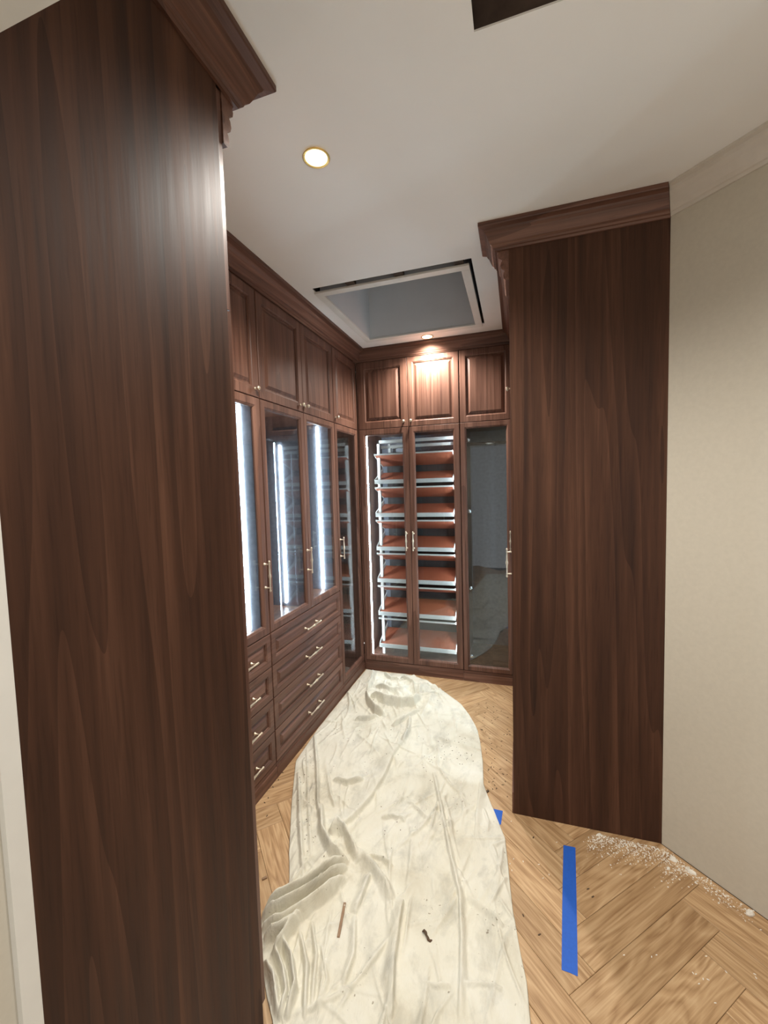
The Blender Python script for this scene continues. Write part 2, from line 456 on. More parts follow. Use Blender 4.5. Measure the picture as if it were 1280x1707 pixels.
# ------------------------------------------------------------------ crown moulding
CROWN = [(0, 2.632), (.10, 2.632), (.14, 2.640), (.22, 2.642), (.25, 2.650), (.36, 2.656), (.44, 2.668), (.56, 2.690), (.66, 2.699), (.70, 2.706), (.97, 2.711), (1.0, 2.715), (1.0, 2.7292), (0, 2.7292)]
def sweep(path, offs, prof):
    """path of perpendicular runs; offs = overhang per run, outward is to the right of travel"""
    mb = MB(); n = len(prof); k = len(path)
    nr = []
    for i in range(k-1):
        d = (Vector(path[i+1])-Vector(path[i])).normalized(); nr.append(Vector((d.y, -d.x)))
    vs = []
    for i, p in enumerate(path):
        for (d, z) in prof:
            o = Vector((0, 0))
            if i > 0: o += nr[i-1]*offs[i-1]*d
            if i < k-1: o += nr[i]*offs[i]*d
            vs.append((p[0]+o.x, p[1]+o.y, z))
    fs = []
    for i in range(k-1):
        for j in range(n):
            fs.append((i*n+j, i*n+(j+1)%n, (i+1)*n+(j+1)%n, (i+1)*n+j))
    fs.append(tuple(range(n))); fs.append(tuple((k-1)*n+j for j in range(n-1, -1, -1)))
    return mb.add(vs, fs)
def sweep_part(path, offs, prof, i):
    """run i of a longer path with mitred ends"""
    full_ = sweep(path, offs, prof); n = len(prof)
    vs = full_.v[i*n:(i+2)*n]
    mb = MB()
    mb.add(vs, [(j, (j+1)%n, n+(j+1)%n, n+j) for j in range(n)]+[tuple(range(n)), tuple(range(2*n-1, n-1, -1))])
    return mb
XL, YB, XR = -1.28, 3.31, -.025
main_path = [(XL, 1.02), (XL, YB), (XR, YB), (XR, 2.172)]
offs = [.09, .05, .066]
labs = ['stepped walnut crown moulding along the long left row with drawers', 'stepped walnut crown moulding above the back shoe cabinet', 'stepped walnut crown moulding set back behind the dark end panel']
for i, ax in enumerate('yxy'):
    o = obj('crown_molding', sweep_part(main_path, offs, CROWN, i), WOOD[ax], loc=(main_path[i][0], main_path[i][1], CEIL))
    tag(o, labs[i], 'molding')
BEADS = [(0, 2.505), (.30, 2.505), (.42, 2.512), (.46, 2.524), (.42, 2.536), (.34, 2.542), (.40, 2.548), (.62, 2.555), (.70, 2.568), (.64, 2.582), (.54, 2.588), (.60, 2.594), (.86, 2.602), (.92, 2.614), (.86, 2.626), (.98, 2.6318), (0, 2.6318)]
# dark end unit on the right
XA = XR-.053
t = thing('crown_molding', 'short walnut crown wrapping the corner of the right end panel', 'molding', (XA, 1.9955, CEIL))
mb = sweep([(XA, 2.17), (XA, 1.9955), (.5925-.001, 1.9955)], [.075, .075], CROWN)
n = len(CROWN)
for k in range(2*n, 3*n):     # mitred against the plaster crown of the angled wall
    x, y, z = mb.v[k]; mb.v[k] = (x-(1.9955-y)*.41, y, z)
obj('cornice', mb, WOOD['x'], t)
obj('bead_strip', sweep([(XR-.0005, 2.17), (XR-.0005, 1.998)], [.053], BEADS), WOOD['y'], t)
obj('core', MB().box(XA, XR, 1.9957, 2.17, 2.632, 2.7292), WOOD['y'], t)
# big end unit on the left
XG, YG = -.72, .965
YA = YG+.05
t = thing('crown_molding', 'deep walnut crown wrapping the large left end panel beside the entrance', 'molding', (XG, YA, CEIL))
obj('cornice', sweep([(XG, .3625), (XG, YA), (-1.185, YA)], [.085, .08], CROWN), WOOD['y'], t)
obj('bead_strip', sweep([(XG-.001, YG+.0005), (-1.25, YG+.0005)], [.05], BEADS), WOOD['x'], t)
obj('core', MB().box(-1.185, XG, YG+.0005, YA, 2.632, 2.7292), WOOD['x'], t)

# ------------------------------------------------------------------ cabinets
ZP, ZJ, ZT = .086, 2.074, 2.630      # plinth top, joint of lower and upper doors, door top
def handle_mb(mb, mp, u, w, length, vertical=True, out=.032):
    A = lambda s, d: (mp(u, w+s, d) if vertical else mp(u+s, w, d))
    h = length/2
    p0, p1 = Vector(A(-h, out)), Vector(A(h, out)); ax = p1-p0; L = ax.length
    K = 1.1; prof = [(0, .001), (.003, .0045), (.008, .006), (.012, .0045), (.015, .0035), (.022, .0055), (.026, .0035), (.04, .0038), (L/2-.012, .0052), (L/2-.005, .0075), (L/2+.005, .0075), (L/2+.012, .0052),
            (L-.04, .0038), (L-.026, .0035), (L-.022, .0055), (L-.015, .0035), (L-.012, .0045), (L-.008, .006), (L-.003, .0045), (L, .001)]
    mb.lathe(p0, ax, [(a_, r_*K) for a_, r_ in prof], 8)
    for s in (-h+.022, h-.022):
        b = Vector(A(s, 0)); e = Vector(A(s, out)); mb.lathe(b, e-b, [(0, .008), (.004, .008), (.006, .0045), (out-.006, .0038), (out, .005)], 8)
    return mb
def knob_mb(mb, mp, u, w):
    b = Vector(mp(u, w, 0)); e = Vector(mp(u, w, .03))
    return mb.lathe(b, e-b, [(0, .008), (.003, .008), (.005, .0045), (.012, .0045), (.016, .009), (.022, .0125), (.027, .010), (.03, .003)], 12)
def raised_door(par, mp, u0, u1, w0, w1, name='door', knob=None, handle=None, fr=.058, mat=None, rail=None):
    """frame with a raised centre panel; front face at d=0, back at d=-.02"""
    mat = mat or WOOD['z']
    prof = [(0, -.02), (0, -.002), (.002, 0), (fr-.010, 0), (fr-.006, -.0035), (fr-.002, -.0045), (fr, -.010), (fr, -.02)]
    d = obj(name, MB().rings(mp, u0, u1, w0, w1, prof, hole=True), mat, par)
    pp = [(fr-.001, -.018), (fr-.001, -.0105), (fr+.008, -.0105), (fr+.024, -.0025), (fr+.026, -.0015), (fr+.030, -.0015)]
    obj('panel', MB().rings(mp, u0, u1, w0, w1, pp), mat, d)
    if knob: obj('knob', knob_mb(MB(), mp, *knob), METAL, d, smooth=True)
    if handle: obj('handle', handle_mb(MB(), mp, *handle), METAL, d, smooth=True)
    return d
def glass_door(par, mp, u0, u1, w0, w1, handle=None, fr=.050, wb=None, hinges=None):
    prof = [(0, -.02), (0, -.002), (.002, 0), (fr-.012, 0), (fr-.008, -.003), (fr-.003, -.005), (fr, -.010), (fr, -.02)]
    d = obj('glass_door', MB().rings(mp, u0, u1, w0, w1, prof, hole=True), WOOD['z'], par)
    gp = MB(); mbox(gp, mp, u0+fr-.001, u1-fr+.001, w0+fr-.001, w1-fr+.001, -.016, -.012)
    obj('glass_pane', gp, GLASS, d)
    if handle: obj('handle', handle_mb(MB(), mp, *handle), METAL, d, smooth=True)
    if hinges:
        for (u, w) in hinges:
            b = Vector(mp(u, w, -.024)); e = Vector(mp(u, w, -.0165))
            obj('hinge', MB().lathe(b, e-b, [(0, .016), (.005, .016), (.0075, .012)], 12), CHROME, d, smooth=True)
    return d
def carcass(par, mp, u0, u1, depth, shelves=(), lining=True, parts_at=(), top=CEIL-.0008, front=-.021):
    """sides, back, floor and shelves of a unit behind its doors, and its plinth"""
    T = .018; b = MB()
    mbox(b, mp, u0, u0+T, ZP, top, -depth, front); mbox(b, mp, u1-T, u1, ZP, top, -depth, front)
    mbox(b, mp, u0+T, u1-T, ZP, ZP+T, -depth, front)
    mbox(b, mp, u0+T, u1-T, ZT-T, top, -depth, front)
    mbox(b, mp, u0+T, u1-T, ZJ-.006, ZJ+.012, -depth, front)
    for z in shelves: mbox(b, mp, u0+T, u1-T, z-T, z, -depth+.008, front)
    for u in parts_at: mbox(b, mp, u-T/2, u+T/2, ZP+T, ZJ-.006, -depth+.008, front)
    o = obj('body', b, WOOD['z'], par)
    obj('back_panel', mbox(MB(), mp, u0+T, u1-T, ZP+T, ZT-T, -depth, -depth+.008), INNER, par)
    pl = MB(); mbox(pl, mp, u0, u1, 0, ZP-.002, -depth, -.003); mbox(pl, mp, u0, u1, 0, .062, -.003, .004)
    obj('plinth', pl, WOOD['x' if mp(1,0,0)[0]-mp(0,0,0)[0] else 'y'], par)
    return o
def led(par, p, w, h0, h1, ax):
    # slim half-round diffuser
    x, y = p
    obj('led_strip', MB().lathe((x, y, h0), (0,0,1), [(0, w), (h1-h0, w)], 10), LED, par)
def rod(par, a, b, r=.0125):
    o = obj('hanging_rod', MB().tube(a, b, r, 14), CHROME, par, smooth=True)
    return o

E = fmap('E', XL)
DR = [.086, .269, .452, .634, .818]
# left run, single unit nearest the entrance
DY_A0, DY_A1 = 1.395, 1.904
t = thing('wardrobe_cabinet', 'walnut wardrobe unit with one glass door over four narrow drawers, partly behind end panel', 'cabinet', (-1.57, (DY_A0+DY_A1)/2, 0))
carcass(t, E, DY_A0, DY_A1, .57, shelves=(.826,))
raised_door(t, E, DY_A0+.004, DY_A1-.003, ZJ+.004, ZT, knob=(1.868, 2.120))
glass_door(t, E, DY_A0+.004, DY_A1-.003, .8215, ZJ, handle=(1.874, 1.140, .17))
for i in range(4):
    raised_door(t, E, DY_A0+.004, DY_A1-.003, DR[i]+.002, DR[i+1]-.002, name='drawer', handle=((DY_A0+DY_A1)/2, (DR[i]+DR[i+1])/2, .19, False), fr=.046, mat=WOOD['y'])
obj('side_lining', MB().box(-1.84, -1.325, DY_A1-.0215, DY_A1-.0185, .828, ZJ-.008), INNER, t)
led(t, (-1.400, 1.904-.0215-.006), .0068, .83, 2.05, 'y')
rod(t, (-1.56, DY_A0+.018, 1.93), (-1.56, DY_A1-.018, 1.93))
# left run, double unit
t = thing('wardrobe_cabinet', 'walnut wardrobe unit with two glass doors over four wide drawers', 'cabinet', (-1.57, 2.37, 0))
B0, B1, BM = 1.907, 2.836, 2.3735
carcass(t, E, B0, B1, .57, shelves=(.826,), parts_at=())
raised_door(t, E, B0+.003, BM-.0015, ZJ+.004, ZT, knob=(2.340, 2.120)); raised_door(t, E, BM+.0015, B1-.003, ZJ+.004, ZT, knob=(2.402, 2.120))
glass_door(t, E, B0+.003, BM-.0015, .8215, ZJ, handle=(2.348, 1.140, .17), fr=.046); glass_door(t, E, BM+.0015, B1-.003, .8215, ZJ, fr=.046)
for i in range(4):
    raised_door(t, E, B0+.003, B1-.003, DR[i]+.002, DR[i+1]-.002, name='drawer', handle=(2.352, (DR[i]+DR[i+1])/2-.008, .19, False), fr=.046, mat=WOOD['y'])
obj('partition', MB().box(-1.84, -1.325, BM-.009, BM+.009, .8265, ZJ-.0065), INNER, t)
led(t, (-1.455, BM-.015), .0055, .85, 1.88, 'y')
obj('side_lining', MB().box(-1.84, -1.325, B1-.0215, B1-.0185, .828, ZJ-.008), INNER, t)
led(t, (-1.409, B1-.0215-.007), .0068, .83, 2.05, 'y')
rod(t, (-1.56, B0+.018, 1.93), (-1.56, BM-.009, 1.93)); rod(t, (-1.56, BM+.009, 1.93), (-1.56, B1-.018, 1.93))
# left run, tall unit in the corner
t = thing('wardrobe_cabinet', 'tall narrow walnut wardrobe unit with full height glass door in the inner corner', 'cabinet', (-1.57, 3.07, 0))
C0, C1 = 2.839, 3.304
carcass(t, E, C0, C1, .57)
raised_door(t, E, C0+.003, C1-.003, ZJ+.004, ZT, knob=(2.870, 2.120))
glass_door(t, E, C0+.003, C1-.003, ZP+.003, ZJ, handle=(2.868, 1.140, .17))
rod(t, (-1.56, C0+.018, 1.93), (-1.56, C1-.018, 1.93))
# back run, shoe cabinet
S = fmap('S', YB)
t = thing('shoe_cabinet', 'walnut cabinet with two tall glass doors holding the tilted shoe rack', 'cabinet', (-.85, 3.6, 0))
D0, D1, DM = -1.268, -.4235, -.8385
carcass(t, S, D0, D1, .57)
raised_door(t, S, D0+.003, DM-.0015, ZJ+.004, ZT, knob=(-.873, 2.120), fr=.066); raised_door(t, S, DM+.0015, D1-.003, ZJ+.004, ZT, knob=(-.812, 2.120), fr=.050)
glass_door(t, S, D0+.003, DM-.0015, ZP+.003, ZJ, handle=(-.871, 1.140, .165), fr=.052); glass_door(t, S, DM+.0015, D1-.003, ZP+.003, ZJ, handle=(-.813, 1.140, .165), fr=.050)
obj('filler_strip', MB().box(-1.2795, -1.2685, 3.314, 3.33, 0, ZT), WOOD['z'], t)
led(t, (-1.226, 3.372), .0085, .108, 2.045, 'x')
led(t, (-.4495, 3.372), .006, .108, 2.045, 'x')
# back run, single unit
t = thing('wardrobe_cabinet', 'walnut wardrobe unit with single tall glass door beside the shoe cabinet', 'cabinet', (-.22, 3.6, 0))
E0, E1 = -.4215, -.012
carcass(t, S, E0, E1, .57)
raised_door(t, S, E0+.003, E1-.016, ZJ+.004, ZT, fr=.054)
glass_door(t, S, E0+.003, E1-.016, ZP+.003, ZJ, handle=(-.050, 1.150, .165), fr=.046, hinges=[(-.360, z) for z in (.20, .76, 1.38, 1.94)])
rod(t, (E0+.018, 3.58, 1.93), (E1-.018, 3.58, 1.93))
# right run, seen edge on behind its end panel
Wf = fmap('W', XR)
t = thing('wardrobe_cabinet', 'walnut wardrobe unit between the dark end panel and the back corner', 'cabinet', (.28, 2.9, 0))
carcass(t, Wf, 2.483, 3.285, .60)
raised_door(t, Wf, 2.486, 2.882, ZJ+.004, ZT); raised_door(t, Wf, 2.885, 3.282, ZJ+.004, ZT)
glass_door(t, Wf, 2.486, 2.882, ZP+.003, ZJ); glass_door(t, Wf, 2.885, 3.282, ZP+.003, ZJ)
led(t, (XR+.12, 2.483+.018+.007), .0068, .12, 2.05, 'y'); led(t, (XR+.12, 3.285-.018-.007), .0068, .12, 2.05, 'y')
t = thing('end_cabinet', 'tall walnut end cabinet with a plain dark side panel against the pale wall', 'cabinet', (.28, 2.24, 0))
carcass(t, Wf, 2.0145, 2.480, .60)
raised_door(t, Wf, 2.017, 2.477, ZJ+.004, ZT, knob=(2.45, 2.12))
glass_door(t, Wf, 2.017, 2.477, ZP+.003, ZJ, handle=(2.45, 1.14, .17))
led(t, (XR+.12, 2.0145+.018+.007), .0068, .12, 2.05, 'y')
obj('end_panel', MB().box(XR-.001, .5925, 1.9955, 2.0145, 0, CEIL-.0008), PANEL_SHADED, t, bevel=.001)
obj('plinth_return', MB().box(XR-.008, XR-.001, 1.9975, 2.4, 0, .105), WOOD['y'], t)
# entrance unit on the left, its large end panel towards the opening
N = fmap('N', YG)
t = thing('end_cabinet', 'tall walnut cabinet whose large side panel fills the left beside the entrance', 'cabinet', (-1.2, .66, 0))
carcass(t, N, -1.86, XG-.0195, .58)
raised_door(t, N, -1.265, -.99, ZJ+.004, ZT); raised_door(t, N, -.987, XG-.0045, ZJ+.004, ZT, knob=(-.955, 2.12))
raised_door(t, N, -1.265, -.99, ZP+.003, ZJ); raised_door(t, N, -.987, XG-.0045, ZP+.003, ZJ, handle=(-.955, 1.14, .17))
obj('end_panel', MB().box(XG-.019, XG, .3625, YG-.021, 0, CEIL-.0008), PANEL_SHADED, t, bevel=.001)

# ------------------------------------------------------------------ shoe rack
RX0, RX1, RY = -1.166, -.492, 3.385
t = thing('shoe_rack', 'white metal shoe rack with tilted tan leather trays behind glass doors', 'rack', ((RX0+RX1)/2, 3.6, ZP+.018))
for x in (RX0+.012, RX1+.002):
    obj('post', MB().box(x, x+.022, RY+.05, RY+.075, ZP+.018, 1.992), RACKW, t)
    obj('post', MB().box(x, x+.022, RY+.38, RY+.405, ZP+.018, 1.992), RACKW, t)
obj('top_rail', MB().box(RX0+.012, RX1+.024, RY+.05, RY+.075, 1.966, 1.992), RACKW, t)
obj('top_rail', MB().box(RX0+.034, RX1+.002, RY+.10, RY+.125, 1.925, 1.950), RACKW, t)
def tray(z, up):
    """front lip at height z; floor rises (up) or falls towards the back"""
    dp, rise = .235, .085*(1 if up else -1)
    lip = .034 if up else .013
    f0 = Vector((0, RY, z)); 
    b = MB()
    b.box(RX0, RX1, RY-.004, RY, z-lip, z)                                # front lip
    for (x0, x1) in ((RX0, RX0+.004), (RX1-.004, RX1)):                    # side flanges
        zl = .022
        vs = [(x0,RY,z-lip),(x1,RY,z-lip),(x1,RY+dp,z+rise-.02),(x0,RY+dp,z+rise-.02),(x0,RY,z+.004),(x1,RY,z+.004),(x1,RY+dp,z+rise+zl),(x0,RY+dp,z+rise+zl)]
        b.add(vs, [(0,3,2,1),(4,5,6,7),(0,1,5,4),(1,2,6,5),(2,3,7,6),(3,0,4,7)])
    o = obj('tray', b, RACKW, t)
    zl = z-.018 if up else z-.008
    e = .005
    x0, x1 = RX0+.0045, RX1-.0045
    vs = [(x0,RY+.001,zl-e),(x1,RY+.001,zl-e),(x1,RY+dp,zl+rise-e),(x0,RY+dp,zl+rise-e),(x0,RY+.001,zl),(x1,RY+.001,zl),(x1,RY+dp,zl+rise),(x0,RY+dp,zl+rise)]
    obj('leather_liner', MB().add(vs, [(0,3,2,1),(4,5,6,7),(0,1,5,4),(1,2,6,5),(2,3,7,6),(3,0,4,7)]), LEATHER, o)
for z in (1.874, 1.590, 1.307, 1.020, .734, .447): tray(z, False)
for z in (1.652, 1.367, 1.076, .796, .502, .216): tray(z, True)
obj('back_screen', MB().box(RX0+.04, RX1-.01, RY+.243, RY+.249, .2, 1.9), BLACKP, t)
# boards lying in the single back unit
bz = ZP+.018
o = obj('loose_board', MB().box(-.20, -.04, 3.40, 3.62, bz, bz+.05), WOOD['x'], loc=(-.12, 3.5, bz), bevel=.002)
tag(o, 'loose brown board lying on the floor of the single back wardrobe', 'board')

# ------------------------------------------------------------------ drop cloth
def vnoise(x, y, seed):
    rs = np.random.RandomState(seed); tab = rs.rand(256, 256)
    xi = np.floor(x).astype(int); yi = np.floor(y).astype(int); fx = x-xi; fy = y-yi
    fx = fx*fx*(3-2*fx); fy = fy*fy*(3-2*fy)
    T = lambda a, b: tab[a % 256, b % 256]
    return (T(xi,yi)*(1-fx)+T(xi+1,yi)*fx)*(1-fy)+(T(xi,yi+1)*(1-fx)+T(xi+1,yi+1)*fx)*fy-.5
LB = [(-.75,-.52),(.10,-.60),(.55,-.66),(.90,-.69),(.965,-.70),(1.02,-.76),(1.108,-.845),(1.19,-.905),(1.24,-.925),(1.29,-.905),(1.33,-.870),(1.40,-.905),(1.506,-.969),(1.756,-1.103),(2.047,-1.245),(2.374,-1.268),(2.77,-1.268),(3.08,-1.268),(3.30,-1.262)]
RB = [(-.75,.12),(.10,.06),(.55,.045),(1.193,.034),(1.293,.022),(1.376,.002),(1.513,-.026),(1.658,-.039),(1.832,-.056),(2.009,-.128),(2.142,-.182),(2.336,-.204),(2.623,-.257),(2.80,-.318),(2.928,-.391),(3.09,-.560),(3.20,-.700),(3.265,-.795),(3.30,-.86)]
NU, NV = 280, 900
tv = np.concatenate([np.linspace(-.75, .8, 120, endpoint=False), np.linspace(.8, 3.29, NV-120)]); 
xl = np.interp(tv, [p[0] for p in LB], [p[1] for p in LB]); xr = np.interp(tv, [p[0] for p in RB], [p[1] for p in RB])
ker = np.ones(9)/9
def sm(a):
    return np.convolve(np.pad(a, 4, mode='edge'), ker, 'valid')
xl = sm(xl); xr = sm(xr)
su = np.linspace(0, 1, NU)
X = xl[:,None]*(1-su)[None]+xr[:,None]*su[None]; Y = np.repeat(tv[:,None], NU, 1)
X = X + .010*vnoise(Y*6, X*0+3, 3)*2*np.minimum(1, su)[None]
Y = Y + np.clip((Y-3.0)/.29, 0, 1)*.03*vnoise(X*14, X*0, 5)
def seg_dist(px):
    """distance and signed side to a pixel polyline laid on the floor"""
    P = [floor_pt(*p) for p in px]
    best = np.full(X.shape, 9.0); side = np.zeros(X.shape); along = np.zeros(X.shape); n = len(P)-1
    for i in range(n):
        ax_, ay_ = P[i]; bx_, by_ = P[i+1]; dx, dy = bx_-ax_, by_-ay_; L2 = dx*dx+dy*dy
        s = np.clip(((X-ax_)*dx+(Y-ay_)*dy)/L2, 0, 1); ex = X-ax_-s*dx; ey = Y-ay_-s*dy
        d = np.hypot(ex, ey); m = d < best
        best = np.where(m, d, best); side = np.where(m, np.sign(dx*(Y-ay_)-dy*(X-ax_)), side); along = np.where(m, (i+s)/n, along)
    return best, side, along
Z = np.zeros(X.shape)
def ridge(px, A, w, w2=None, ends=.18):
    """rounded fold; w2 = width on the right-hand side of travel (a steep flank casts the dark line)"""
    global Z
    d, sd, al = seg_dist(px); w2 = w2 or w
    ww = np.where(sd > 0, w, w2)
    taper = np.clip(al/ends, 0, 1)*np.clip((1-al)/ends, 0, 1); taper = .15+.85*np.sqrt(taper)
    d = d*(1+.3*vnoise(X*25, Y*25, 11)); A = A*1.25; ww = ww*.8
    Z = np.maximum(Z, Z*.35+A*taper*np.exp(-(d/ww)**2))
# broad billows
Z += .006*(vnoise(X*5, Y*3, 1)+.5)+.004*(vnoise(X*11+9, Y*7, 2)+.5)
Z += .0035*vnoise(X*30+Y*6, Y*9, 4)+.0022*vnoise(X*60, Y*38, 6)
rc = random.Random(5)
def soft_crease(x0, y0, ang, L, A, w, w2):
    global Z
    dx, dy = math.cos(ang), math.sin(ang); rx, ry = X-x0, Y-y0
    al = rx*dx+ry*dy; pe = -rx*dy+ry*dx+.25*L*np.sin(al/L*2.2+x0*40)*.25
    m = np.abs(al) < L
    Z = Z + np.where(m, A*(1-(al/L)**2)*np.exp(-(pe/np.where(pe > 0, w, w2))**2), 0)
for k in range(230):
    yy = rc.uniform(.7, 3.2); xx = rc.uniform(float(np.interp(yy, tv, xl)), float(np.interp(yy, tv, xr)))
    an = math.pi/2+rc.gauss(0, .45) if rc.random() < .75 else rc.uniform(0, 3.14)
    w = rc.uniform(.006, .016); sw = rc.random() < .5
    soft_crease(xx, yy, an, rc.uniform(.05, .26), rc.uniform(.004, .013), w*(.45 if sw else 1), w*(1 if sw else .45))
# long creases
ridge([(672,1238),(656,1262),(640,1300),(615,1340),(585,1372),(552,1394)], .024, .008, .07)
ridge([(550,1394),(562,1382),(574,1392),(584,1412),(600,1442)], .045, .018, .022)
ridge([(535,1345),(537,1392),(552,1422),(576,1440)], .040, .016, .020)
ridge([(524,1225),(529,1290),(530,1345),(538,1400)], .022, .012, .014)
ridge([(498,1290),(500,1370),(506,1470)], .018, .014, .016)
ridge([(512,1250),(514,1340),(520,1440)], .012, .010, .014)
ridge([(436,1530),(470,1512),(505,1494),(545,1466),(580,1442)], .060, .022, .014)
ridge([(434,1541),(462,1532),(500,1512),(545,1482),(578,1452)], .058, .010, .012)
ridge([(436,1556),(470,1552),(505,1530),(540,1503),(575,1470)], .052, .014, .018)
ridge([(440,1572),(466,1566),(488,1552),(505,1538)], .050, .012, .014)
ridge([(455,1600),(470,1580),(482,1562),(500,1546)], .046, .012, .014)
ridge([(470,1575),(486,1612),(492,1660),(478,1707)], .040, .011, .014)
ridge([(458,1590),(472,1630),(478,1670),(466,1707)], .034, .010, .014)
ridge([(438,1610),(456,1640),(464,1700)], .034, .012, .014)
ridge([(500,1560),(512,1620),(508,1707)], .024, .010, .014)
ridge([(520,1540),(528,1600),(520,1690)], .018, .008, .014)
ridge([(535,1580),(545,1640),(530,1700)], .014, .012, .008)
ridge([(618,1462),(604,1500),(592,1530)], .022, .008, .03)
ridge([(594,1420),(622,1450),(642,1480),(655,1510)], .030, .020, .030)
ridge([(592,1530),(590,1600),(572,1650)], .018, .008, .02)
ridge([(672,1505),(666,1550),(657,1610),(653,1707)], .030, .007, .035)
ridge([(650,1600),(645,1640),(660,1690)], .014, .012, .016)
ridge([(722,1290),(736,1360),(752,1440),(766,1500),(769,1580),(766,1707)], .022, .020, .008)
ridge([(780,1500),(800,1515),(822,1530),(840,1548)], .016, .007, .018)
ridge([(845,1465),(832,1485),(818,1510)], .013, .012, .006)
ridge([(802,1300),(799,1330),(794,1360),(792,1400)], .014, .030, .006)
ridge([(806,1350),(815,1375),(812,1390)], .010, .008, .012)
ridge([(704,1643),(728,1647),(750,1645)], .010, .006, .014); ridge([(765,1645),(800,1643),(838,1652)], .010, .006, .014)
ridge([(556,1303),(580,1310),(606,1302)], .026, .030, .008); ridge([(636,1369),(655,1367),(676,1375)], .020, .026, .008)
ridge([(680,1340),(700,1355),(720,1375)], .014, .008, .016); ridge([(730,1232),(745,1240),(768,1246),(795,1256)], .018, .009, .024)
ridge([(612,1430),(640,1438),(655,1450)], .018, .010, .014)
ridge([(546,1290),(552,1330),(560,1350)], .014, .010, .014)
ridge([(810,1420),(840,1406),(856,1402)], .010, .016, .010)
# gathered heap at the far end
cx_, cy_ = floor_pt(668, 1160)
hp = np.exp(-(((X-cx_)/.24)**2+((Y-cy_)/.20)**2))
Z += hp*(.030+.045*np.abs(vnoise(X*13, Y*11, 21))*2+.05*np.abs(vnoise(X*24, Y*20, 22)))
for A_, px in ((.060, [(610,1160),(614,1178),(626,1192),(640,1197)]), (.070, [(618,1166),(640,1178),(668,1184),(690,1182),(702,1172)]), (.055, [(626,1150),(650,1164),(672,1166),(684,1156)]),
               (.05, [(668,1136),(688,1150),(692,1166)]), (.05, [(622,1124),(620,1142),(612,1158)]), (.035, [(655,1215),(672,1205),(700,1190)]), (.04, [(640,1128),(652,1140),(668,1142)]),
               (.03, [(592,1203),(612,1203),(632,1199)]), (.03, [(690,1168),(715,1166),(730,1158)]), (.03, [(672,1240),(682,1220),(684,1200)])):
    ridge(px, A_, .022, .012)
edge = np.minimum(np.minimum(su, 1-su)[None]*(xr-xl)[:,None]/.02, (3.29-tv)[:,None]/.02)
Z = Z*np.clip(.35+.65*edge, 0, 1)+.005
# left heap is folded over: keep its rim lifted
vs = [(float(a), float(b), float(c)) for a, b, c in zip(X.ravel(), Y.ravel(), Z.ravel())]
fs = [(j*NU+i, j*NU+i+1, (j+1)*NU+i+1, (j+1)*NU+i) for j in range(NV-1) for i in range(NU-1)]
mb = MB(); mb.v = vs; mb.f = fs
o = obj('drop_cloth', mb, CLOTH, loc=(-.6, 2.0, 0), smooth=True)
tag(o, 'crumpled cream canvas drop cloth spread along the aisle floor', 'cloth')
s_ = o.modifiers.new('thick', 'SOLIDIFY'); s_.thickness = .003; s_.offset = -1
def cloth_z(x, y):
    k = np.argmin((X-x)**2+(Y-y)**2); return float(Z.ravel()[k])

# ------------------------------------------------------------------ floor oddments
def tape(px, label, drop=.0006):
    P = [floor_pt(*p) for p in px]
    n = len(P); mb = MB()
    mb.add([(x, y, .0002) for x, y in P]+[(x, y, .0002+drop) for x, y in P], [tuple(range(n)), tuple(range(n, 2*n))]+[(k, (k+1)%n, n+(k+1)%n, n+k) for k in range(n)])
    c = (sum(p[0] for p in P)/n, sum(p[1] for p in P)/n, 0)
    tag(obj('tape_strip', mb, TAPE, loc=c), label, 'tape')
tape([(939,1409),(950,1411),(959,1413),(961,1500),(963,1628),(950,1622),(936,1617),(937,1510)], 'long blue masking tape strip stuck on bare floor near the end panel')
tape([(812,1346),(838,1352),(835,1374),(830,1378),(812,1376)], 'short blue tape piece peeking out from under the drop cloth')
def lump(mb, x, y, z, sx, sy, sz, rot, rnd):
    n = 7; vs = []; ca, sa = math.cos(rot), math.sin(rot)
    for (h, k) in ((0, 1.0), (.55, .95), (1, .6)):
        for i in range(n):
            a = 2*math.pi*i/n; r = k*(1+.35*(rnd.random()-.5))
            px, py = sx*r*math.cos(a), sy*r*math.sin(a)
            vs.append((x+ca*px-sa*py, y+sa*px+ca*py, z+sz*h*(1+.3*(rnd.random()-.5)) if h else z))
    fs = [tuple(range(n))[::-1], tuple(2*n+i for i in range(n))]+[(l*n+i, l*n+(i+1)%n, (l+1)*n+(i+1)%n, (l+1)*n+i) for l in (0, 1) for i in range(n)]
    return mb.add(vs, fs)
rnd = random.Random(3)
for (u, v, sx, sy, sz, lab) in ((1250, 1524, .017, .011, .012, 'large white plaster chip lying apart from the dust along the pale wall'), (1152, 1454, .017, .010, .008, 'white plaster chip by the pale wall at the middle of the dust'),
                               (1122, 1433, .014, .015, .008, 'white plaster chip at the foot of the pale wall beside the end panel'), (998, 1392, .015, .006, .006, 'small white plaster chip under the end panel edge'), (1114, 1448, .009, .006, .005, 'small white plaster chip inside the dust patch')):
    x, y = floor_pt(u, v)
    tag(obj('plaster_chip', lump(MB(), x, y, 0, sx, sy, sz, rnd.random()*3, rnd), PLASTER, loc=(x, y, 0)), lab, 'chip', 'plaster chips by the wall')
mb = MB()
